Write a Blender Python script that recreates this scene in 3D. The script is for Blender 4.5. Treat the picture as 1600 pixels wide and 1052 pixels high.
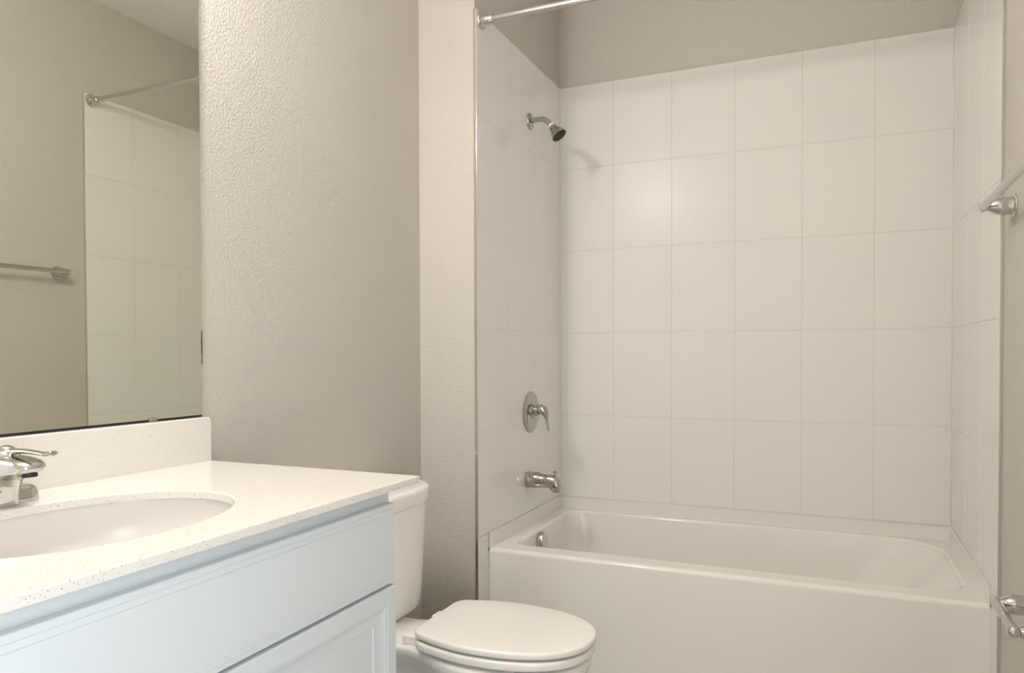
import bpy, bmesh, math
from mathutils import Vector, Matrix
PI = math.pi

# ------------------------------------------------------------------ clear
for o in list(bpy.data.objects):
    bpy.data.objects.remove(o)
SC = bpy.context.scene
COL = SC.collection

# ------------------------------------------------------------------ camera
YAW, PITCH, ROLL = math.radians(23.6914), math.radians(-1.0447), math.radians(-0.1857)
fw = Vector((-math.sin(YAW)*math.cos(PITCH), math.cos(YAW)*math.cos(PITCH), math.sin(PITCH)))
rt = Vector((math.cos(YAW), math.sin(YAW), 0))
up = rt.cross(fw)
r2 = rt*math.cos(ROLL) + up*math.sin(ROLL)
u2 = -rt*math.sin(ROLL) + up*math.cos(ROLL)
cam_d = bpy.data.cameras.new('camera')
cam = bpy.data.objects.new('camera', cam_d); COL.objects.link(cam)
M = Matrix((r2, u2, -fw)).transposed().to_4x4()
M.translation = Vector((1.359, -0.2074, 1.1188))
cam.matrix_world = M
cam_d.sensor_fit = 'HORIZONTAL'; cam_d.sensor_width = 36
cam_d.lens = 1147.27/1600*36
cam_d.shift_y = (573.7-526)/1600
cam_d.clip_start = 0.02
SC.camera = cam

# ------------------------------------------------------------------ world, exposure
w = bpy.data.worlds.new('world'); SC.world = w; w.use_nodes = True
w.node_tree.nodes['Background'].inputs[0].default_value = (0.75, 0.82, 0.95, 1)
w.node_tree.nodes['Background'].inputs[1].default_value = 0.15
SC.view_settings.view_transform = 'Standard'
SC.view_settings.look = 'None'
SC.view_settings.gamma = 1
SC.view_settings.use_curve_mapping = False
SC.view_settings.exposure = 0.38
# cool fill light added out of view, in an opening made for it
ld = bpy.data.lights.new('added_fill', 'AREA'); lo = bpy.data.objects.new('added_fill', ld)
COL.objects.link(lo)
ld.shape = 'RECTANGLE'; ld.size = 2.0; ld.size_y = 0.84; ld.energy = 25; ld.color = (0.86, 0.93, 1.0)
lo.location = (1.83, -0.56, 1.03); lo.rotation_euler = (0, math.radians(90), 0)
GLOBE = 98.0                       # strength of the vanity lamp globes
LAMP_COL = (1.0, 0.955, 0.895)
# ------------------------------------------------------------------ materials
def mat(name, col, rough=0.5, metal=0.0, spec=0.5, coat=0.0, coat_r=0.03):
    m = bpy.data.materials.new(name); m.use_nodes = True
    b = m.node_tree.nodes['Principled BSDF']
    b.inputs['Base Color'].default_value = (*col, 1)
    b.inputs['Roughness'].default_value = rough
    b.inputs['Metallic'].default_value = metal
    b.inputs['Specular IOR Level'].default_value = spec
    b.inputs['Coat Weight'].default_value = coat
    b.inputs['Coat Roughness'].default_value = coat_r
    return m
def N(m, t, **kw):
    n = m.node_tree.nodes.new(t)
    for k, v in kw.items():
        if hasattr(n, k): setattr(n, k, v)
        else: n.inputs[k].default_value = v
    return n
def L(m, a, b): m.node_tree.links.new(a, b)
def bsdf(m): return m.node_tree.nodes['Principled BSDF']
def add_bump(m, scale, strength, dist, detail=3.0, lo_=0.35, hi_=0.65, rough=0.5):
    tc = N(m, 'ShaderNodeTexCoord'); nz = N(m, 'ShaderNodeTexNoise', Scale=scale, Detail=detail, Roughness=rough)
    L(m, tc.outputs['Object'], nz.inputs['Vector'])
    rp = N(m, 'ShaderNodeMapRange'); rp.inputs[1].default_value = lo_; rp.inputs[2].default_value = hi_
    rp.interpolation_type = 'SMOOTHSTEP'
    L(m, nz.outputs['Fac'], rp.inputs[0])
    bp = N(m, 'ShaderNodeBump', Strength=strength, Distance=dist)
    L(m, rp.outputs[0], bp.inputs['Height']); L(m, bp.outputs['Normal'], bsdf(m).inputs['Normal'])
    return nz

PAINT = (0.635, 0.592, 0.53)
m_paint = mat('greige_wall_paint', PAINT, 0.80, spec=0.2)
add_bump(m_paint, 165, 0.62, 0.0018, 3.5, 0.30, 0.72, 0.55)
m_ceil = mat('ceiling_paint', (0.90, 0.88, 0.84), 0.8)
add_bump(m_ceil, 90, 0.4, 0.002, 2.0)
m_tile = mat('glossy_wall_tile', (0.88, 0.855, 0.81), 0.25, spec=0.17)
m_tile_g = mat('high_gloss_wall_tile', (0.88, 0.855, 0.81), 0.06, spec=0.5)
m_grout = mat('pale_grout', (0.76, 0.73, 0.68), 0.5)
m_porc = mat('vitreous_china', (0.90, 0.87, 0.83), 0.05, spec=0.5)
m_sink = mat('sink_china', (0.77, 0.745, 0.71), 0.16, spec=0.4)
m_seat = mat('toilet_seat_plastic', (0.90, 0.87, 0.825), 0.12, spec=0.5)
m_tub = mat('bathtub_enamel', (0.90, 0.87, 0.82), 0.10, spec=0.5)
m_chrome = mat('chrome', (0.64, 0.63, 0.615), 0.05, 1.0)
m_satin = mat('dark_polished_chrome', (0.47, 0.46, 0.445), 0.06, 1.0)
m_trim = mat('metal_edge_trim', (0.80, 0.79, 0.76), 0.12, 1.0)
m_mirror = mat('mirror_glass', (0.80, 0.815, 0.735), 0.005, 1.0)
m_medge = mat('mirror_edge', (0.62, 0.72, 0.72), 0.15, 0.4)
m_black = mat('black_rubber', (0.012, 0.012, 0.012), 0.5)
m_cab = mat('cabinet_paint', (0.71, 0.755, 0.78), 0.35, spec=0.4)
m_white = mat('white_plastic', (0.88, 0.86, 0.82), 0.25)
m_base = mat('baseboard_paint', (0.80, 0.77, 0.72), 0.35)
m_clear = mat('clear_plastic_clip', (0.36, 0.34, 0.32), 0.12, 0.5)

# quartz with speckles
m_quartz = mat('speckled_quartz', (0.87, 0.825, 0.765), 0.13, spec=0.5)
tc = N(m_quartz, 'ShaderNodeTexCoord')
vor = N(m_quartz, 'ShaderNodeTexVoronoi', Scale=430.0); L(m_quartz, tc.outputs['Object'], vor.inputs['Vector'])
sepc = N(m_quartz, 'ShaderNodeSeparateColor'); L(m_quartz, vor.outputs['Color'], sepc.inputs[0])
gt = N(m_quartz, 'ShaderNodeMath', operation='GREATER_THAN'); gt.inputs[1].default_value = 0.86
L(m_quartz, sepc.outputs[0], gt.inputs[0])
lt = N(m_quartz, 'ShaderNodeMath', operation='LESS_THAN'); lt.inputs[1].default_value = 0.40
L(m_quartz, vor.outputs['Distance'], lt.inputs[0])
mu = N(m_quartz, 'ShaderNodeMath', operation='MULTIPLY'); L(m_quartz, gt.outputs[0], mu.inputs[0]); L(m_quartz, lt.outputs[0], mu.inputs[1])
mu2 = N(m_quartz, 'ShaderNodeMath', operation='MULTIPLY'); L(m_quartz, mu.outputs[0], mu2.inputs[0]); L(m_quartz, sepc.outputs[1], mu2.inputs[1])
mx = N(m_quartz, 'ShaderNodeMix', data_type='RGBA')
L(m_quartz, mu2.outputs[0], mx.inputs[0])
mx.inputs[6].default_value = (0.83, 0.795, 0.745, 1); mx.inputs[7].default_value = (0.30, 0.27, 0.24, 1)
L(m_quartz, mx.outputs[2], bsdf(m_quartz).inputs['Base Color'])

# floor: large grey-brown tile
m_floor = mat('floor_tile', (0.20, 0.18, 0.16), 0.35)
tcf = N(m_floor, 'ShaderNodeTexCoord')
brk = N(m_floor, 'ShaderNodeTexBrick', Scale=1.0)
brk.inputs['Color1'].default_value = (0.42, 0.39, 0.35, 1); brk.inputs['Color2'].default_value = (0.44, 0.41, 0.37, 1)
brk.inputs['Mortar'].default_value = (0.13, 0.12, 0.105, 1); brk.inputs['Mortar Size'].default_value = 0.003
brk.inputs['Brick Width'].default_value = 0.45; brk.inputs['Row Height'].default_value = 0.45; brk.offset = 0.0
L(m_floor, tcf.outputs['Object'], brk.inputs['Vector']); L(m_floor, brk.outputs['Color'], bsdf(m_floor).inputs['Base Color'])

m_globe = bpy.data.materials.new('lit_frosted_glass'); m_globe.use_nodes = True
nt = m_globe.node_tree; nt.nodes.clear()
em = nt.nodes.new('ShaderNodeEmission'); em.inputs[0].default_value = (*LAMP_COL, 1); em.inputs[1].default_value = GLOBE
mo = nt.nodes.new('ShaderNodeOutputMaterial'); nt.links.new(em.outputs[0], mo.inputs[0])

# ------------------------------------------------------------------ mesh helpers
def finish(name, bm, m, parent=None, sharp=35, smooth=True, wn=False):
    bmesh.ops.recalc_face_normals(bm, faces=bm.faces[:])
    if smooth:
        a = math.radians(sharp)
        for f in bm.faces: f.smooth = True
        for e in bm.edges:
            e.smooth = (len(e.link_faces) == 2 and e.calc_face_angle(0.0) < a)
    me = bpy.data.meshes.new(name); bm.to_mesh(me); bm.free()
    ms = m if isinstance(m, (list, tuple)) else [m]
    for k in ms: me.materials.append(k)
    o = bpy.data.objects.new(name, me); COL.objects.link(o)
    if wn:
        md = o.modifiers.new('weighted_normals', 'WEIGHTED_NORMAL'); md.keep_sharp = True; md.weight = 100
    if parent is not None:
        o.parent = parent
        if parent.type == 'EMPTY':                    # parts; sub-parts hang on meshes that already sit in world space
            o.matrix_parent_inverse = Matrix.Translation(parent.location).inverted()
    return o
def box(bm, x0, x1, y0, y1, z0, z1, bev=0.0, seg=2, mi=0):
    r = bmesh.ops.create_cube(bm, size=1.0)
    vs = r['verts']
    for v in vs:
        v.co = Vector(((x0+x1)/2 + v.co.x*(x1-x0), (y0+y1)/2 + v.co.y*(y1-y0), (z0+z1)/2 + v.co.z*(z1-z0)))
    fs = list({f for v in vs for f in v.link_faces})
    for f in fs: f.material_index = mi
    if bev > 0:
        es = list({e for v in vs for e in v.link_edges})
        bmesh.ops.bevel(bm, geom=es, offset=bev, segments=seg, profile=0.5, affect='EDGES')
    return bm
def BM(): return bmesh.new()
def bxo(name, m, parent, *a, **k):
    b = BM(); box(b, *a, **k); return finish(name, b, m, parent, wn=True)
def loft(bm, loops, cap0=True, cap1=True, closed=True, mi=0):
    """loops: list of lists of Vectors with equal counts"""
    rings = [[bm.verts.new(p) for p in lp] for lp in loops]
    n = len(rings[0])
    for a, b in zip(rings, rings[1:]):
        for i in range(n if closed else n-1):
            j = (i+1) % n
            f = bm.faces.new((a[i], a[j], b[j], b[i])); f.material_index = mi
    if cap0: bm.faces.new(list(reversed(rings[0]))).material_index = mi
    if cap1: bm.faces.new(rings[-1]).material_index = mi
    return rings
def frame(d):
    d = d.normalized()
    t = Vector((0, 0, 1)) if abs(d.z) < 0.9 else Vector((1, 0, 0))
    a = d.cross(t).normalized(); b = a.cross(d).normalized()
    return a, b
def lathe(bm, origin, axis, prof, n=32, cap0=True, cap1=True):
    """prof: list of (distance along axis, radius)"""
    origin = Vector(origin); ax = Vector(axis).normalized(); a, b = frame(ax)
    loops = []
    for h, r in prof:
        r = max(r, 1e-4)
        loops.append([origin + ax*h + a*(r*math.cos(2*PI*i/n)) + b*(r*math.sin(2*PI*i/n)) for i in range(n)])
    return loft(bm, loops, cap0, cap1)
def tube(bm, pts, rad, n=20, cap=True, flat=None):
    """sweep along pts with radius per point; flat=(list of (ra, rb)) for elliptical sections"""
    pts = [Vector(p) for p in pts]
    rr = rad if isinstance(rad, (list, tuple)) else [rad]*len(pts)
    loops = []; pa = None
    for i, p in enumerate(pts):
        d = (pts[min(i+1, len(pts)-1)] - pts[max(i-1, 0)]).normalized()
        if pa is None: a, b = frame(d)
        else:
            a = (pa - d*pa.dot(d)).normalized(); b = a.cross(d).normalized()
        pa = a
        ra, rb = (flat[i] if flat else (rr[i], rr[i]))
        loops.append([p + a*(ra*math.cos(2*PI*k/n)) + b*(rb*math.sin(2*PI*k/n)) for k in range(n)])
    loft(bm, loops, cap, cap)
def bez(ps, n=16):
    """Catmull-Rom through points"""
    ps = [Vector(p) for p in ps]; out = []
    P = [2*ps[0]-ps[1]] + ps + [2*ps[-1]-ps[-2]]
    for i in range(1, len(P)-2):
        for k in range(n):
            t = k/n
            a, b, c, d = P[i-1], P[i], P[i+1], P[i+2]
            out.append(0.5*((2*b) + (c-a)*t + (2*a-5*b+4*c-d)*t*t + (3*b-a-3*c+d)*t**3))
    out.append(ps[-1]); return out
def rrect(x0, x1, y0, y1, z, r, n=8):
    """rounded rectangle loop, r = one radius or four (x1y1, x0y1, x0y0, x1y0)"""
    rs = r if isinstance(r, (list, tuple)) else [r]*4
    out = []
    for (cx, cy, a0), q in zip(((x1, y1, 0), (x0, y1, 90), (x0, y0, 180), (x1, y0, 270)), rs):
        sx = -1 if cx == x1 else 1; sy = -1 if cy == y1 else 1
        for k in range(n+1):
            a = math.radians(a0 + 90*k/n)
            out.append(Vector((cx + sx*q + q*math.cos(a), cy + sy*q + q*math.sin(a), z)))
    return out
def ellipse(cx, cy, z, rx, ry, n=64):
    return [Vector((cx + rx*math.cos(2*PI*i/n), cy + ry*math.sin(2*PI*i/n), z)) for i in range(n)]
def thing(name, label, cat, loc=(0, 0, 0)):
    o = bpy.data.objects.new(name, None); COL.objects.link(o); o.location = loc
    o.empty_display_size = 0.05
    o['label'] = label; o['category'] = cat
    return o
def tag(o, label, cat): o['label'] = label; o['category'] = cat; return o
def struct(o): o['kind'] = 'structure'; return o
def plabel(o, s): o['label'] = s; return o

# ------------------------------------------------------------------ room shell
X1, X2 = 0.231, 1.755        # faces of the tiled end walls
YF, YB = 2.070, 2.911        # front edge of the tile, face of the back tile
ZB, ZT = 0.478, 2.304        # tile bottom over the tub, tile top
TT = 0.009                   # tile thickness
XR = X2 + TT                 # face of the right wall
CH = 2.74; Y0 = -1.20
struct(bxo('floor', m_floor, None, -0.12, XR+0.12, Y0-0.12, YB+0.13, -0.10, 0.0))
struct(bxo('ceiling', m_ceil, None, -0.12, XR+0.12, Y0-0.12, YB+0.13, CH, CH+0.10))
struct(bxo('wall_left', m_paint, None, -0.12, 0.0, Y0-0.12, YB+0.13, 0.0, CH))
DY0, DY1 = -0.99, -0.13      # unseen opening added in the right wall for the fill light
bm = BM()
box(bm, XR, XR+0.12, DY1, YB+0.13, 0, CH); box(bm, XR, XR+0.12, Y0-0.12, DY0, 0, CH); box(bm, XR, XR+0.12, DY0, DY1, 2.06, CH)
struct(finish('wall_right', bm, m_paint))
struct(bxo('wall_back', m_paint, None, X1-TT, XR, YB+TT, YB+0.13, 0.0, CH))
struct(bxo('wall_partition', m_paint, None, 0.0, X1-TT, YF+0.002, YB+0.13, 0.0, CH))
struct(bxo('wall_front', m_paint, None, -0.12, XR, Y0-0.12, Y0, 0.0, CH))

rows = [ZB + (ZT-ZB)*k/5 for k in range(6)]
G = 0.0007; BV = 0.0022
def tiles(name, axis, face, sign, us, zs, extra=(), caulk=(), m=None):
    """tile slab of real thickness; axis is the wall's normal axis"""
    bm = BM()
    cells = [(us[i], us[i+1], zs[j], zs[j+1]) for i in range(len(us)-1) for j in range(len(zs)-1)] + list(extra)
    for u0, u1, z0, z1 in cells:
        a, b = sorted((face, face - sign*(TT-0.002)))
        if axis == 'x': box(bm, a, b, u0+G, u1-G, z0+G, z1-G, BV, 2)
        else: box(bm, u0+G, u1-G, a, b, z0+G, z1-G, BV, 2)
    for u0, u1, z0, z1 in [(us[0], us[-1], zs[0], zs[-1])] + list(extra):
        a, b = sorted((face - sign*0.0011, face - sign*TT))
        if axis == 'x': box(bm, a, b, u0+0.001, u1-0.001, z0+0.001, z1-0.001, mi=1)
        else: box(bm, u0+0.001, u1-0.001, a, b, z0+0.001, z1-0.001, mi=1)
    for b in caulk: box(bm, *b, bev=.0012, seg=2, mi=1)
    return struct(finish(name, bm, [m or m_tile, m_grout], wn=True))
TUBF, ZR = 2.150, 0.4255      # front face and rim height of the tub
tiles('wall_tile_back', 'y', YB, -1, [X1, 0.4745, 0.729, 0.985, 1.241, 1.4975, X2], rows, (),
      [(X1-.004, X1+.0030, YB-.0030, YB+.004, ZB, ZT-.001), (X2-.0030, X2+.004, YB-.0030, YB+.004, ZB, ZT-.001), (X1+.003, X2-.003, YB-.015, YB+.004, ZB-.0015, ZB+.0030)])
leg = [(YF, TUBF-0.001, 0.001, ZB)]
tiles('wall_tile_left', 'x', X1, 1, [YF, 2.336, 2.602, 2.868, YB], rows, leg, [(X1-.004, X1+.0066, TUBF+.004, YB-.003, ZB-.0015, ZB+.0030), (X1-.004, X1+.002, TUBF-.003, TUBF+.003, .001, ZR-.012)], m_tile_g)
tiles('wall_tile_right', 'x', X2, -1, [YF, 2.320, 2.588, 2.856, YB], rows, leg, [(X2-.0066, X2+.004, TUBF+.004, YB-.003, ZB-.0015, ZB+.0030), (X2-.002, X2+.004, TUBF-.003, TUBF+.003, .001, ZR-.012)], m_tile_g)
# metal edge profiles where the tile stops
struct(bxo('trim_1', m_trim, None, X1-TT-0.002, X1+0.0005, YF-0.004, YF+0.0015, 0.0, ZT, bev=0.0012))
struct(bxo('trim_2', m_trim, None, X2-0.0005, XR-0.0002, YF-0.004, YF-0.0002, 0.0, ZT, bev=0.0012))
# baseboards
struct(bxo('baseboard_left', m_base, None, 0.0, 0.014, 1.06, YF, 0.0, 0.085, bev=0.003))
struct(bxo('baseboard_back', m_base, None, 0.014, X1-TT-0.003, YF-0.012, YF+0.002, 0.0, 0.085, bev=0.003))
struct(bxo('baseboard_right', m_base, None, XR-0.014, XR, DY1+0.002, YF-0.005, 0.0, 0.085, bev=0.003))

# ------------------------------------------------------------------ bathtub
tub = thing('bathtub', 'white alcove bathtub with plain apron below the tiled shower walls', 'bathtub', (0.99, 2.53, 0))
bm = BM()
xa, xb, ya, yb = X1-0.001, X2+0.001, TUBF, YB+0.003
lps = []
n = 10
lps.append(rrect(xa, xb, ya+0.006, yb, 0.0, 0.004, n))
lps.append(rrect(xa, xb, ya+0.001, yb, 0.10, 0.004, n))
lps.append(rrect(xa, xb, ya, yb, ZR-0.09, 0.004, n))
R = 0.015
for k in range(0, 7):
    a = PI/2*k/6
    ins = R*(1-math.cos(a))
    lps.append(rrect(xa+ins*0.2, xb-ins*0.2, ya+ins, yb-ins*0.2, ZR-R+R*math.sin(a), 0.004+ins*0.5, n))
# rim to inner edge
ix0, ix1, iy0, iy1 = 0.293, 1.710, 2.246, 2.872
rr_ = [0.17, 0.07, 0.055, 0.10]
lps.append(rrect(ix0-0.016, ix1+0.016, iy0-0.016, iy1+0.012, ZR-0.0005, [q+0.012 for q in rr_], n))
for k in range(1, 7):
    a = PI/2*k/6; q = 0.016*(1-math.sin(a))
    lps.append(rrect(ix0-q, ix1+q, iy0-q, iy1+q*0.75, ZR-0.016*(1-math.cos(a)), [v+q for v in rr_], n))
# basin walls; the far end slopes as a backrest
for t in (0.12, 0.25, 0.4, 0.55, 0.7, 0.82, 0.91, 0.97, 1.0):
    z = ZR-0.02 - t*0.315
    k = t if t < 0.8 else 0.8
    e = 0.0 if t <= 0.7 else 0.085*(1-math.sqrt(max(0, 1-((t-0.7)/0.3)**2)))
    lps.append(rrect(ix0+0.03*t+e, ix1-0.29*k-e*1.3, iy0+0.05*t+e, iy1-0.055*t-e, z, [0.17, 0.09, 0.085, 0.12], n))
loft(bm, lps, True, True)
finish('tub_shell', bm, m_tub, tub, sharp=50, wn=True)
# tiling flange: a low lip standing on the rim along the three walls
bm = BM()
fl = 0.006
box(bm, X1-0.006, X1+fl, TUBF+0.004, YB+0.004, ZR-0.004, ZB-0.0005, 0.003, 2)
box(bm, X2-fl, X2+0.006, TUBF+0.004, YB+0.004, ZR-0.004, ZB-0.0005, 0.003, 2)
box(bm, X1-0.004, X2+0.004, YB-0.014, YB+0.005, ZR-0.004, ZB-0.0005, 0.005, 3)
finish('tiling_flange', bm, m_tub, tub, wn=True)
bm = BM()
lathe(bm, (0.2985, 2.484, 0.381), (1, 0, 0.02), [(0, 0.0335), (0.015, 0.0345), (0.020, 0.032), (0.022, 0.026), (0.0225, 0.0)], 40)
plabel(finish('overflow_plate', bm, m_chrome, tub), 'round chrome overflow plate')
bm = BM()
lathe(bm, (0.50, 2.545, ZR-0.3348), (0, 0, 1), [(0, 0.036), (0.003, 0.036), (0.005, 0.030), (0.004, 0.0)], 32)
plabel(finish('drain', bm, m_chrome, tub), 'round chrome tub drain')

# ------------------------------------------------------------------ tub spout, valve, shower head
YS = 2.548
sp = thing('tub_spout', 'chrome tub spout with lift knob low on left tiled wall', 'tub spout', (X1, 2.515, 0.612))
bm = BM()
o = Vector((X1, 2.515, 0.612))
secs = []
nn = 28
def spsec(x, zt, zb, hw, sq=2.6):
    out = []
    for k in range(nn):
        a = 2*PI*k/nn; c, s = math.cos(a), math.sin(a)
        out.append(Vector((x, o.y + hw*math.copysign(abs(c)**(2/sq), c), (zt+zb)/2 + (zt-zb)/2*math.copysign(abs(s)**(2/sq), s))))
    return out
Z = o.z
for x, zt, zb, hw in ((0.0005, .031, -.031, .031), (.004, .032, -.032, .032), (.050, .031, -.030, .031), (.056, .027, -.029, .029),
                      (.085, .026, -.027, .027), (.098, .0255, -.027, .0265), (.104, .025, -.037, .026), (.112, .024, -.044, .0255),
                      (.125, .021, -.044, .025), (.133, .012, -.043, .0235), (.138, -.004, -.041, .020), (.139, -.014, -.038, .014)):
    secs.append(spsec(X1+x, Z+zt, Z+zb, hw))
loft(bm, secs)
sb = finish('spout_body', bm, m_satin, sp, sharp=50)
bm = BM()
lathe(bm, (X1+0.118, o.y, Z+0.020), (0, 0, 1), [(0, .0045), (.012, .0045), (.0125, .008), (.019, .0085), (.022, .006), (.0225, 0)], 20)
finish('diverter_knob', bm, m_satin, sb)

va = thing('shower_valve', 'round chrome shower valve with lever handle on left tiled wall', 'shower valve', (X1, YS, 0.882))
bm = BM(); c = (X1+0.0003, YS, 0.882)
lathe(bm, c, (1, 0, 0), [(0, .083), (.003, .083), (.006, .080), (.0105, .070), (.012, .055), (.0125, .030), (.0125, 0)], 56)
finish('escutcheon', bm, m_satin, va)
bm = BM(); c = (X1+0.011, YS, 0.888)
lathe(bm, c, (1, 0, 0), [(0, .034), (.003, .034), (.010, .029), (.012, .022), (.026, .020), (.027, 0)], 36)
hub = finish('valve_hub', bm, m_satin, va)
bm = BM()
hp = bez([(X1+.032, YS, .890), (X1+.046, YS, .893), (X1+.060, YS, .886), (X1+.069, YS, .866), (X1+.073, YS, .842), (X1+.077, YS, .818), (X1+.079, YS, .808)], 6)
m_ = len(hp)-1
fl_ = []
for i in range(m_+1):
    t = i/m_
    r = 0.021 if t < 0.28 else 0.021 + (0.0085-0.021)*min(1, (t-0.28)/0.30)
    th = 0.021 if t < 0.28 else 0.021 + (0.0055-0.021)*min(1, (t-0.28)/0.30)
    if t > 0.93: r *= 0.75; th *= 0.7
    if t < 0.06: r *= 0.9; th *= .9
    fl_.append((r, th))
tube(bm, hp, 0.01, 20, flat=fl_)
finish('lever_handle', bm, m_satin, hub, sharp=60)

sh = thing('fixed_shower', 'chrome shower head on short curved arm high on left tiled wall', 'shower head', (X1, YS, 2.05))
bm = BM()
lathe(bm, (X1+0.0003, YS, 2.054), (1, 0, 0), [(0, .033), (.002, .033), (.007, .030), (.011, .021), (.012, .012), (.012, 0)], 40)
finish('arm_flange', bm, m_satin, sh)
bm = BM()
tube(bm, bez([(X1+.004, YS, 2.056), (X1+.03, YS, 2.057), (X1+.052, YS, 2.0565), (X1+.070, YS, 2.049), (X1+.084, YS, 2.037), (X1+.096, YS, 2.024)], 6), 0.0106, 24)
finish('shower_arm', bm, m_satin, sh, sharp=60)
hd_o = Vector((X1+.091, YS, 2.0295)); hd_d = Vector((0.62, -0.06, -0.80)).normalized()
bm = BM()
lathe(bm, hd_o, hd_d, [(0, .0105), (.001, .0135), (.009, .0135), (.010, .0105)], 28)
plabel(finish('collar', bm, m_white, sh), 'white plastic collar')
bm = BM()
lathe(bm, hd_o + hd_d*0.009, hd_d, [(0, .0135), (.002, .0155), (.011, .0155), (.013, .0175), (.022, .0205), (.036, .0268), (.048, .0315), (.052, .0320), (.053, .0310), (.0520, .0292)], 40, True, False)
hs = finish('head_shell', bm, m_satin, sh)
bm = BM()
fc = hd_o + hd_d*0.0595
lathe(bm, fc, hd_d, [(0, .0298), (.0022, .0298), (.0026, .024), (.0026, 0)], 40)
a_, b_ = frame(hd_d)
for rr, cnt in ((0.008, 6), (0.016, 12), (0.023, 18)):
    for k in range(cnt):
        t = 2*PI*k/cnt
        lathe(bm, fc + hd_d*0.002 + a_*(rr*math.cos(t)) + b_*(rr*math.sin(t)), hd_d, [(0, .0014), (.002, .001)], 6)
plabel(finish('spray_face', bm, m_black, hs), 'black spray face')

# ------------------------------------------------------------------ shower curtain rod
YRD, ZRD = 2.104, 2.273
rod = thing('shower_curtain_rod', 'straight chrome shower curtain rod spanning the tub opening near top', 'curtain rod', ((X1+X2)/2, YRD, ZRD))
bm = BM(); tube(bm, [(X1+.012, YRD, ZRD), (X1+.5, YRD, ZRD), (X2-.5, YRD, ZRD+.002), (X2-.012, YRD, ZRD+.002)], 0.0125, 28)
finish('rod_tube', bm, m_chrome, rod)
for x, s, dz in ((X1, 1, 0), (X2, -1, .002)):
    bm = BM()
    lathe(bm, (x+s*.0003, YRD, ZRD+dz), (s, 0, 0), [(0, .029), (.003, .029), (.006, .027), (.008, .0195), (.012, .0165), (.046, .0158), (.048, .0150), (.048, .0126)], 36, True, False)
    finish('rod_flange', bm, m_chrome, rod)

# ------------------------------------------------------------------ towel bar and paper holder on the right wall
def wall_post(name, parent, y, z, reach, end_dir, k=1.0):
    """bell-shaped post reaching -x from the right wall, ending in a short socket along end_dir (y)"""
    bm = BM()
    lathe(bm, (XR-0.0003, y, z), (-1, 0, 0), [(0, .028*k), (.0025, .0285*k), (.005, .0275*k), (.007, .0225*k), (.012, .0212*k), (.030, .0215*k),
              (.036, .0212*k), (.042, .0198*k), (.049, .0165*k), (.055, .0125*k), (.060, .0098*k), (reach-.008, .0092*k), (reach, .0085*k)], 36)
    lathe(bm, (XR-reach, y-end_dir*.011, z), (0, end_dir, 0), [(-.004, .006), (-.0025, .0098), (.002, .0122), (.010, .0128), (.018, .0124), (.0185, .0102)], 28)
    return finish(name, bm, m_chrome, parent, sharp=45)
YT, ZTW = 1.938, 1.478
tb = thing('towel_bar', 'chrome towel bar fixed to right wall at head height beside the tub', 'towel bar', (XR, YT-.30, ZTW))
wall_post('wall_post', tb, YT, ZTW, 0.070, -1)
wall_post('wall_post', tb, YT-0.61, ZTW, 0.070, 1)
bm = BM(); tube(bm, [(XR-.070, YT-.002, ZTW), (XR-.070, YT-.608, ZTW)], 0.0098, 24)
finish('bar', bm, m_chrome, tb)
tp = thing('toilet_paper_holder', 'empty chrome toilet paper holder low on right wall opposite the toilet', 'toilet paper holder', (XR, 1.66, 0.56))
YP, ZP = 1.745, 0.552
wall_post('wall_post', tp, YP, ZP, 0.068, -1, 1.05)
wall_post('wall_post', tp, YP-0.185, ZP, 0.068, 1, 1.05)
bm = BM(); tube(bm, [(XR-.068, YP-.006, ZP), (XR-.068, YP-.10, ZP)], 0.0112, 24)
finish('roller', bm, m_chrome, tp)
bm = BM(); tube(bm, [(XR-.068, YP-.095, ZP), (XR-.068, YP-.180, ZP)], 0.0090, 24)
finish('roller', bm, m_chrome, tp)

# ------------------------------------------------------------------ vanity cabinet
VY0, VY1, VZ = 0.045, 1.040, 0.8555
cab = thing('vanity_cabinet', 'white painted vanity cabinet along left wall beneath the stone countertop', 'cabinet', (0.28, 0.54, 0))
bm = BM()
lp = [[Vector((x, y, z)) for x, y in ((x0, y0), (x1, y0), (x1, y1), (x0, y1))] for x0, x1, y0, y1, z in
      ((.003, .540, VY0, VY1, .10), (.003, .540, VY0, VY1, VZ-.0005), (.018, .522, VY0+.018, VY1-.018, VZ-.0005), (.018, .522, VY0+.018, VY1-.018, .118))]
loft(bm, lp)
box(bm, 0.003, 0.470, VY0+0.01, VY1-0.01, 0.0, 0.10)
finish('cabinet_body', bm, m_cab, cab)
def panel_loops(y0, y1, z0, z1, prof):
    """stepped front panel facing +x; prof = list of (inset, x)"""
    return [[Vector((x, y0+i, z0+i)), Vector((x, y1-i, z0+i)), Vector((x, y1-i, z1-i)), Vector((x, y0+i, z1-i))] for i, x in prof]
XF = 0.5605
bm = BM()
loft(bm, panel_loops(VY0+.006, VY1-.006, .6645, .8225, [(0, .5402), (0, XF-.0055), (.0012, XF-.0043), (.0095, XF-.0036), (.0105, XF-.0024), (.0185, XF-.0016), (.0195, XF-.0002), (.021, XF)]))
finish('drawer_front', bm, m_cab, cab, sharp=15)
ym = (VY0+VY1)/2
for y0, y1 in ((ym+.002, VY1-.006), (VY0+.006, ym-.002)):
    bm = BM()
    loft(bm, panel_loops(y0, y1, .115, .6590, [(0, .5402), (0, XF-.003), (.003, XF), (.0300, XF), (.0310, XF-.0012), (.036, XF-.0020),
            (.038, XF-.0035), (.052, XF-.0085), (.0640, XF-.0105), (.0650, XF-.0130), (.067, XF-.0130)]))
    finish('cabinet_door', bm, m_cab, cab, sharp=15)

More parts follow.
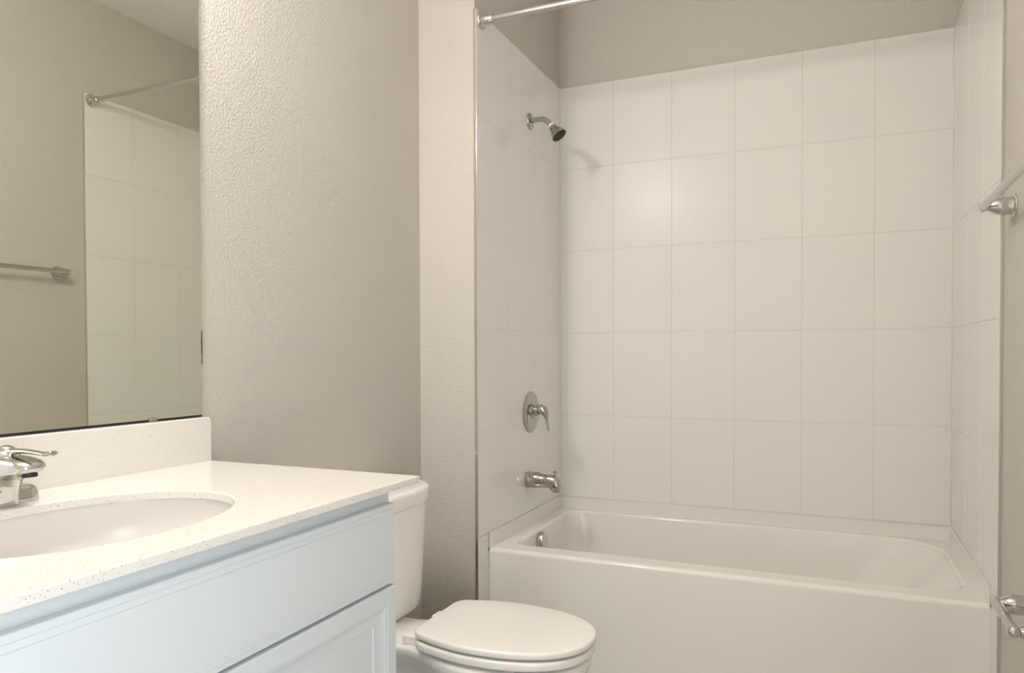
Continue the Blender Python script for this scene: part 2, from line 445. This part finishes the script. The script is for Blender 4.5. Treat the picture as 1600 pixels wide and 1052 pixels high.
# ------------------------------------------------------------------ countertop with backsplash
CX, CY0, CY1, CZ = 0.584, 0.0, 1.087, 0.870
SX, SY, SRX, SRY = 0.320, 0.552, 0.177, 0.238
ct = thing('countertop', 'speckled cream quartz countertop with oval cutout on the white vanity', 'countertop', (0.29, 0.54, VZ))
bm = BM()
NS = 96
def rect_pts(z, ins, r):
    """points on the outer outline hit by rays from the sink centre, corners rounded by r"""
    out = []
    x0, x1, y0, y1 = 0.0005+ins*0, CX-ins, CY0+ins, CY1-ins
    for k in range(NS):
        a = 2*PI*k/NS
        dx, dy = SRX*math.cos(a), SRY*math.sin(a)
        t = 1e9
        if dx > 1e-9: t = min(t, (x1-SX)/dx)
        if dx < -1e-9: t = min(t, (x0-SX)/dx)
        if dy > 1e-9: t = min(t, (y1-SY)/dy)
        if dy < -1e-9: t = min(t, (y0-SY)/dy)
        out.append(Vector((SX+dx*t, SY+dy*t, z)))
    for cx, cy in ((x1, y1), (x1, y0), (x0, y1), (x0, y0)):      # snap the nearest ray to each corner
        i = min(range(NS), key=lambda q: (out[q].x-cx)**2 + (out[q].y-cy)**2)
        out[i] = Vector((cx, cy, z))
    return out
def ell(z, d): return [Vector((SX+(SRX+d)*math.cos(2*PI*k/NS), SY+(SRY+d)*math.sin(2*PI*k/NS), z)) for k in range(NS)]
lps = [ell(VZ, 0), ell(CZ-.0025, 0), ell(CZ-.0008, .0008), ell(CZ, .0025), ell(CZ, .006), rect_pts(CZ, .003, 0), rect_pts(CZ-.0008, .0010, 0), rect_pts(CZ-.0030, 0, 0), rect_pts(VZ, 0, 0)]
rings = [[bm.verts.new(p) for p in lp] for lp in lps]
for a, b in zip(rings, rings[1:]+rings[:1]):
    for i in range(NS):
        j = (i+1) % NS; bm.faces.new((a[i], a[j], b[j], b[i]))
finish('counter_slab', bm, m_quartz, ct, sharp=50, wn=True)
bm = BM()
# backsplash outline in the y-z plane, top right corner rounded
pr = [(CY0, CZ), (CY1, CZ)]
for k in range(9):
    a = PI/2*k/8; pr.append((CY1-.010+.010*math.cos(a), .963+.010*math.sin(a)))
pr.append((CY0, .973))
cyc, czc = 0.5, 0.92
lp0 = [Vector((0.0005, y, z)) for y, z in pr]; lp1 = [Vector((0.0175, y, z)) for y, z in pr]
lp2 = [Vector((0.0192, y-(.0012 if y > cyc else -.0012), z-(.0012 if z > czc else 0))) for y, z in pr]
lp3 = [Vector((0.0200, y-(.0028 if y > cyc else -.0028), z-(.0028 if z > czc else 0))) for y, z in pr]
loft(bm, [lp0, lp1, lp2, lp3])
finish('backsplash', bm, m_quartz, ct, sharp=50, wn=True)

# ------------------------------------------------------------------ undermount sink
sk = thing('undermount_sink', 'oval white undermount sink set below the countertop cutout', 'sink', (SX, SY, VZ-.15))
bm = BM()
lps = [ellipse(SX, SY, VZ-.0005, SRX+.018, SRY+.018, 96), ellipse(SX, SY, VZ-.0005, SRX+.004, SRY+.004, 96)]
for t in (0.0, .06, .14, .25, .38, .52, .66, .78, .88, .95, .985, 1.0):
    f = math.sqrt(max(0.0, 1-t**2.6)); f = max(f, .11)
    lps.append(ellipse(SX-.02*t, SY, VZ-.004-.145*t, (SRX+.003)*f, (SRY+.003)*f, 96))
outer = [ellipse(SX-.02, SY, VZ-.162, .03, .03, 96)]
for t in (.95, .8, .6, .4, .2, 0):
    f = math.sqrt(max(0.0, 1-t**2.6))
    outer.append(ellipse(SX-.02*t, SY, VZ-.012-.148*t, (SRX+.010)*f+.006, (SRY+.010)*f+.006, 96))
outer.append(ellipse(SX, SY, VZ-.010, SRX+.018, SRY+.018, 96))
loft(bm, lps + outer, False, False)
bmesh.ops.remove_doubles(bm, verts=bm.verts[:], dist=1e-6)
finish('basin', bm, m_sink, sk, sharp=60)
bm = BM()
lathe(bm, (SX-.02, SY, VZ-.1505), (0, 0, 1), [(0, .021), (.004, .023), (.0055, .021), (.005, .016), (.010, .014), (.011, 0)], 28)
plabel(finish('drain', bm, m_chrome, sk), 'round chrome pop-up drain')

# ------------------------------------------------------------------ faucet
FX, FY = 0.092, 0.556
fa = thing('basin_faucet', 'single lever chrome basin faucet standing behind the oval sink', 'faucet', (FX, FY, CZ))
bm = BM()
lp = []
for z, i in ((0.0003, 0.0), (.003, -.0005), (.016, 0.0008), (.023, .003), (.0275, .007), (.0295, .012), (.030, .017)):
    lp.append(rrect(FX-.026+i, FX+.026-i, FY-.067+i, FY+.067-i, CZ+z, .0250-i*.85, 8))
loft(bm, lp)
finish('base_plate', bm, m_chrome, fa, wn=True)
# spout body: level slices; the front sweeps up and forward into a beak over the basin
bm = BM()
lp = []
for z, xk, xf, hw in ((.0005, -.024, .031, .0300), (.006, -.025, .032, .0300), (.020, -.026, .033, .0292), (.032, -.027, .037, .0284), (.042, -.028, .044, .0276),
                      (.050, -.0285, .055, .0270), (.0555, -.029, .069, .0264), (.0585, -.029, .083, .0258), (.0600, -.029, .094, .0250), (.0620, -.029, .1015, .0244),
                      (.0660, -.0285, .1055, .0240), (.0710, -.0275, .1060, .0238), (.0750, -.026, .1035, .0232), (.0785, -.0235, .0970, .0222), (.0815, -.020, .0850, .0205),
                      (.0840, -.0155, .0690, .0180), (.0855, -.010, .0520, .0140)):
    lp.append(rrect(FX+xk, FX+xf, FY-hw, FY+hw, CZ+z, hw*.80, 8))
loft(bm, lp)
fs = finish('spout', bm, m_chrome, fa, sharp=55)
bm = BM()
lathe(bm, (FX+.088, FY, CZ+.0620), (0.05, 0, -1), [(0, .0110), (.008, .0110), (.0085, .009), (.007, .0085), (.007, 0)], 24)
plabel(finish('aerator', bm, m_black, fs), 'dark aerator opening')
bm = BM()
lathe(bm, (FX+.028, FY, CZ+.072), (.10, 0, 1), [(0, .0215), (.012, .0210), (.018, .0195), (.0215, .0125), (.0225, .0115), (.0245, .0118), (.0275, .0100), (.0290, .0060), (.0293, 0)], 32)
hdm = finish('handle_dome', bm, m_chrome, fa, sharp=60)
bm = BM()
lv = bez([(FX+.036, FY, CZ+.0915), (FX+.055, FY, CZ+.0935), (FX+.080, FY, CZ+.0945), (FX+.105, FY, CZ+.0935), (FX+.125, FY, CZ+.0925), (FX+.140, FY, CZ+.0940), (FX+.146, FY, CZ+.0945)], 5)
k_ = len(lv)-1; fl_ = []
for i in range(k_+1):
    t = i/k_
    wd = .0085 - .0030*min(1, t/.5) + (.0035*max(0, (t-.6)/.3) if t < .9 else .0035)
    th = .0050 - .0015*min(1, t/.5) + (.0005 if t > .75 else 0)
    if t > .96: wd *= .6; th *= .7
    fl_.append((wd, th))
tube(bm, lv, .01, 18, flat=fl_)
finish('lever', bm, m_chrome, hdm, sharp=60)

# ------------------------------------------------------------------ mirror
MY0, MY1, MZ0, MZ1 = 0.02, 1.0735, 0.9785, 2.06
mi = thing('wall_mirror', 'large frameless mirror on left wall above the backsplash', 'mirror', (0, (MY0+MY1)/2, MZ0))
bm = BM(); box(bm, 0.0012, 0.0060, MY0, MY1, MZ0, MZ1, mi=0)
for f in bm.faces:
    f.normal_update()
    if abs(f.normal.x) < 0.5: f.material_index = 1
finish('mirror_panel', bm, [m_mirror, m_medge], mi, smooth=False)
for y in (0.935, 0.35):
    bm = BM(); box(bm, 0.0008, 0.0105, y-.010, y+.010, MZ0-.0045, MZ0-.0008, .0012, 2)
    box(bm, 0.0066, 0.0105, y-.010, y+.010, MZ0-.0040, MZ0+.0045, .0016, 2)
    plabel(finish('mirror_clip', bm, m_clear, mi), 'small clear mirror clip')
bm = BM(); box(bm, 0.0008, 0.0042, MY0, MY1-.001, .9735, MZ0-.0002)
plabel(finish('bottom_channel', bm, m_black, mi), 'black strip along the mirror bottom')
bm = BM()
# chipped black spot on the right edge, an irregular sliver
pts = [(1.096, 0), (1.098, .0016), (1.115, .0012), (1.125, .0024), (1.138, .0020), (1.150, .0028), (1.160, .0018), (1.170, .0022), (1.176, .0)]
top = [Vector((0.0062, MY1+.0008, z)) for z, d in pts]; bot = [Vector((0.0062, MY1-d, z)) for z, d in pts]
bk0 = [p - Vector((.005, 0, 0)) for p in top]; bk1 = [p - Vector((.005, 0, 0)) for p in bot]
loft(bm, [[a, b, c, d] for a, b, c, d in zip(top, bot, bk1, bk0)])
plabel(finish('edge_chip', bm, m_black, mi, smooth=False), 'black worn spot on the mirror edge')

# ------------------------------------------------------------------ toilet
TY = 1.490
to = thing('toilet', 'white two piece toilet with closed lid between vanity and tub', 'toilet', (0.40, TY, 0))
KN = 40
def keyhole(z, x0, x1, hd, hm, xd, xm, rb=.03, p=2.0, dy=0.0, convex=False, drop=0.0):
    """outline seen from above: a straight deck of half width hd widening to hm at xm, rounded tip at x1"""
    xs = []
    for k in range(KN+1):
        t = k/KN; xs.append(x0 + (x1-x0)*0.5*(1-math.cos(PI*t)))
    def h(x):
        if x >= xm: v = hm*max(0, 1-((x-xm)/(x1-xm))**p)**(1/p)
        elif x <= xd: v = hd
        else:
            s = (x-xd)/(xm-xd); s = math.sin(s*PI/2) if convex else s*s*(3-2*s); v = hd+(hm-hd)*s
        if x < x0+rb: v *= max(0, 1-((x0+rb-x)/rb)**2)**.5*0.25 + 0.75
        return max(v, 0.0008)
    def zz(x):
        q = min(1, max(0, (.37-x)/.10)); return z - drop*q*q*(3-2*q)
    a = [Vector((x, TY+dy+h(x), zz(x))) for x in xs]
    b = [Vector((x, TY+dy-h(x), zz(x))) for x in reversed(xs)]
    return a + b
# bowl and pedestal
bm = BM()
loft(bm, [keyhole(0.0, .20, .640, .100, .110, .25, .45), keyhole(.018, .20, .642, .101, .111, .25, .45), keyhole(.03, .205, .630, .092, .103, .25, .45),
          keyhole(.10, .21, .615, .070, .096, .27, .45), keyhole(.17, .20, .650, .058, .108, .30, .48), keyhole(.23, .16, .715, .052, .134, .33, .53),
          keyhole(.28, .11, .768, .054, .156, .34, .57), keyhole(.310, .06, .795, .072, .169, .34, .585), keyhole(.333, .040, .808, .092, .176, .33, .585, drop=.004),
          keyhole(.352, .035, .815, .101, .179, .33, .585, drop=.009), keyhole(.3645, .035, .817, .105, .180, .33, .585, drop=.011), keyhole(.3712, .038, .814, .103, .178, .33, .585, drop=.011),
          keyhole(.3740, .047, .805, .096, .171, .33, .58, drop=.011)])
finish('bowl', bm, m_porc, to, sharp=60)
# seat ring and lid
def slab(z0, z1, x0, x1, hd, hm, xd, xm, r, dome=0.0, p=2.25):
    lp = []
    for k in range(5):
        a = PI/2*k/4; i = r*(1-math.sin(a)); lp.append((z0+r*(1-math.cos(a)), i))
    for k in range(7):
        a = PI/2*k/6; i = r*(1-math.cos(a)); lp.append((z1-r+r*math.sin(a), i))
    if dome:
        lp += [(z1+dome*.45, r+.02), (z1+dome*.75, r+.05), (z1+dome, r+.09)]
    return [keyhole(z, x0+i, x1-i, max(hd-i, .01), max(hm-i, .012), xd, xm, .022, p, convex=True) for z, i in lp]
bm = BM(); loft(bm, slab(.3830, .4040, .398, .825, .135, .1705, .40, .575, .006)); st = finish('seat', bm, m_seat, to, sharp=60)
bm = BM(); loft(bm, slab(.4090, .4270, .391, .828, .128, .1680, .395, .568, .0065, .004)); ld = finish('lid', bm, m_seat, to, sharp=60)
for s in (-1, 1):
    bxo('hinge', m_seat, to, .345, .392, TY+s*.075-.022, TY+s*.075+.022, .372, .399, bev=.006, seg=3)
    for x, y in ((.404, .09), (.665, .13)):
        bxo('bumper', m_seat, st, x-.014, x+.014, TY+s*y-.011, TY+s*y+.011, .3735, .3836, bev=.002, seg=1)
    for x, y in ((.410, .07), (.675, .12)):
        bxo('bumper', m_seat, ld, x-.012, x+.012, TY+s*y-.011, TY+s*y+.011, .4036, .4095, bev=.002, seg=1)
# tank
def dsec(z, xb_, d, hw, n=3.8, K=36, cy=TY+.046):
    out = []; hw += .005
    for k in range(K+1):
        a = -PI/2 + PI*k/K
        out.append(Vector((xb_+d*max(0, math.cos(a))**(2/n), cy+hw*math.copysign(abs(math.sin(a))**(2/n), math.sin(a)), z)))
    return out
bm = BM()
loft(bm, [dsec(.3660, .034, .196, .206), dsec(.3675, .030, .205, .214), dsec(.374, .027, .211, .219), dsec(.41, .025, .216, .222), dsec(.52, .024, .223, .229), dsec(.60, .023, .228, .233), dsec(.684, .022, .233, .236)])
tk = finish('tank', bm, m_porc, to, sharp=60)
bm = BM()
lp = [dsec(.680, .020, .237, .240), dsec(.682, .018, .242, .2445), dsec(.690, .017, .245, .2470), dsec(.714, .017, .245, .2470)]
for k in range(1, 7):
    a = PI/2*k/6; i = .016*(1-math.cos(a)); lp.append(dsec(.714+.015*math.sin(a), .017+i*.6, .245-i*1.5, .2470-i))
lp += [dsec(.7310, .04, .18, .18), dsec(.7315, .08, .09, .10)]
loft(bm, lp); finish('tank_lid', bm, m_porc, to, sharp=60)
bm = BM()
lathe(bm, (.245, TY-.150, .640), (1, 0, 0), [(-.010, .014), (.006, .013), (.010, .010), (.012, 0)], 20)
tube(bm, [(.255, TY-.150, .640), (.259, TY-.115, .637), (.260, TY-.085, .632)], [.006, .005, .006], 12)
plabel(finish('flush_lever', bm, m_chrome, tk), 'chrome flush lever')

# ------------------------------------------------------------------ vanity light (above the frame, lights the room)
vl = thing('vanity_light', 'two globe chrome vanity light on left wall above the mirror', 'wall light', (0, 0.55, 2.28))
bxo('back_plate', m_chrome, vl, 0.0008, .025, .30, .80, 2.245, 2.315, bev=.004)
for y in (.42, .68):
    bm = BM(); tube(bm, [(.024, y, 2.28), (.088, y, 2.28)], .010, 16)
    lathe(bm, (.072, y, 2.28), (1, 0, 0), [(0, .012), (.004, .026), (.020, .030)], 24)
    finish('lamp_arm', bm, m_chrome, vl)
    bm = BM(); bmesh.ops.create_uvsphere(bm, u_segments=24, v_segments=16, radius=.068)
    for v in bm.verts: v.co += Vector((.145, y, 2.28))
    finish('lamp_globe', bm, m_globe, vl)
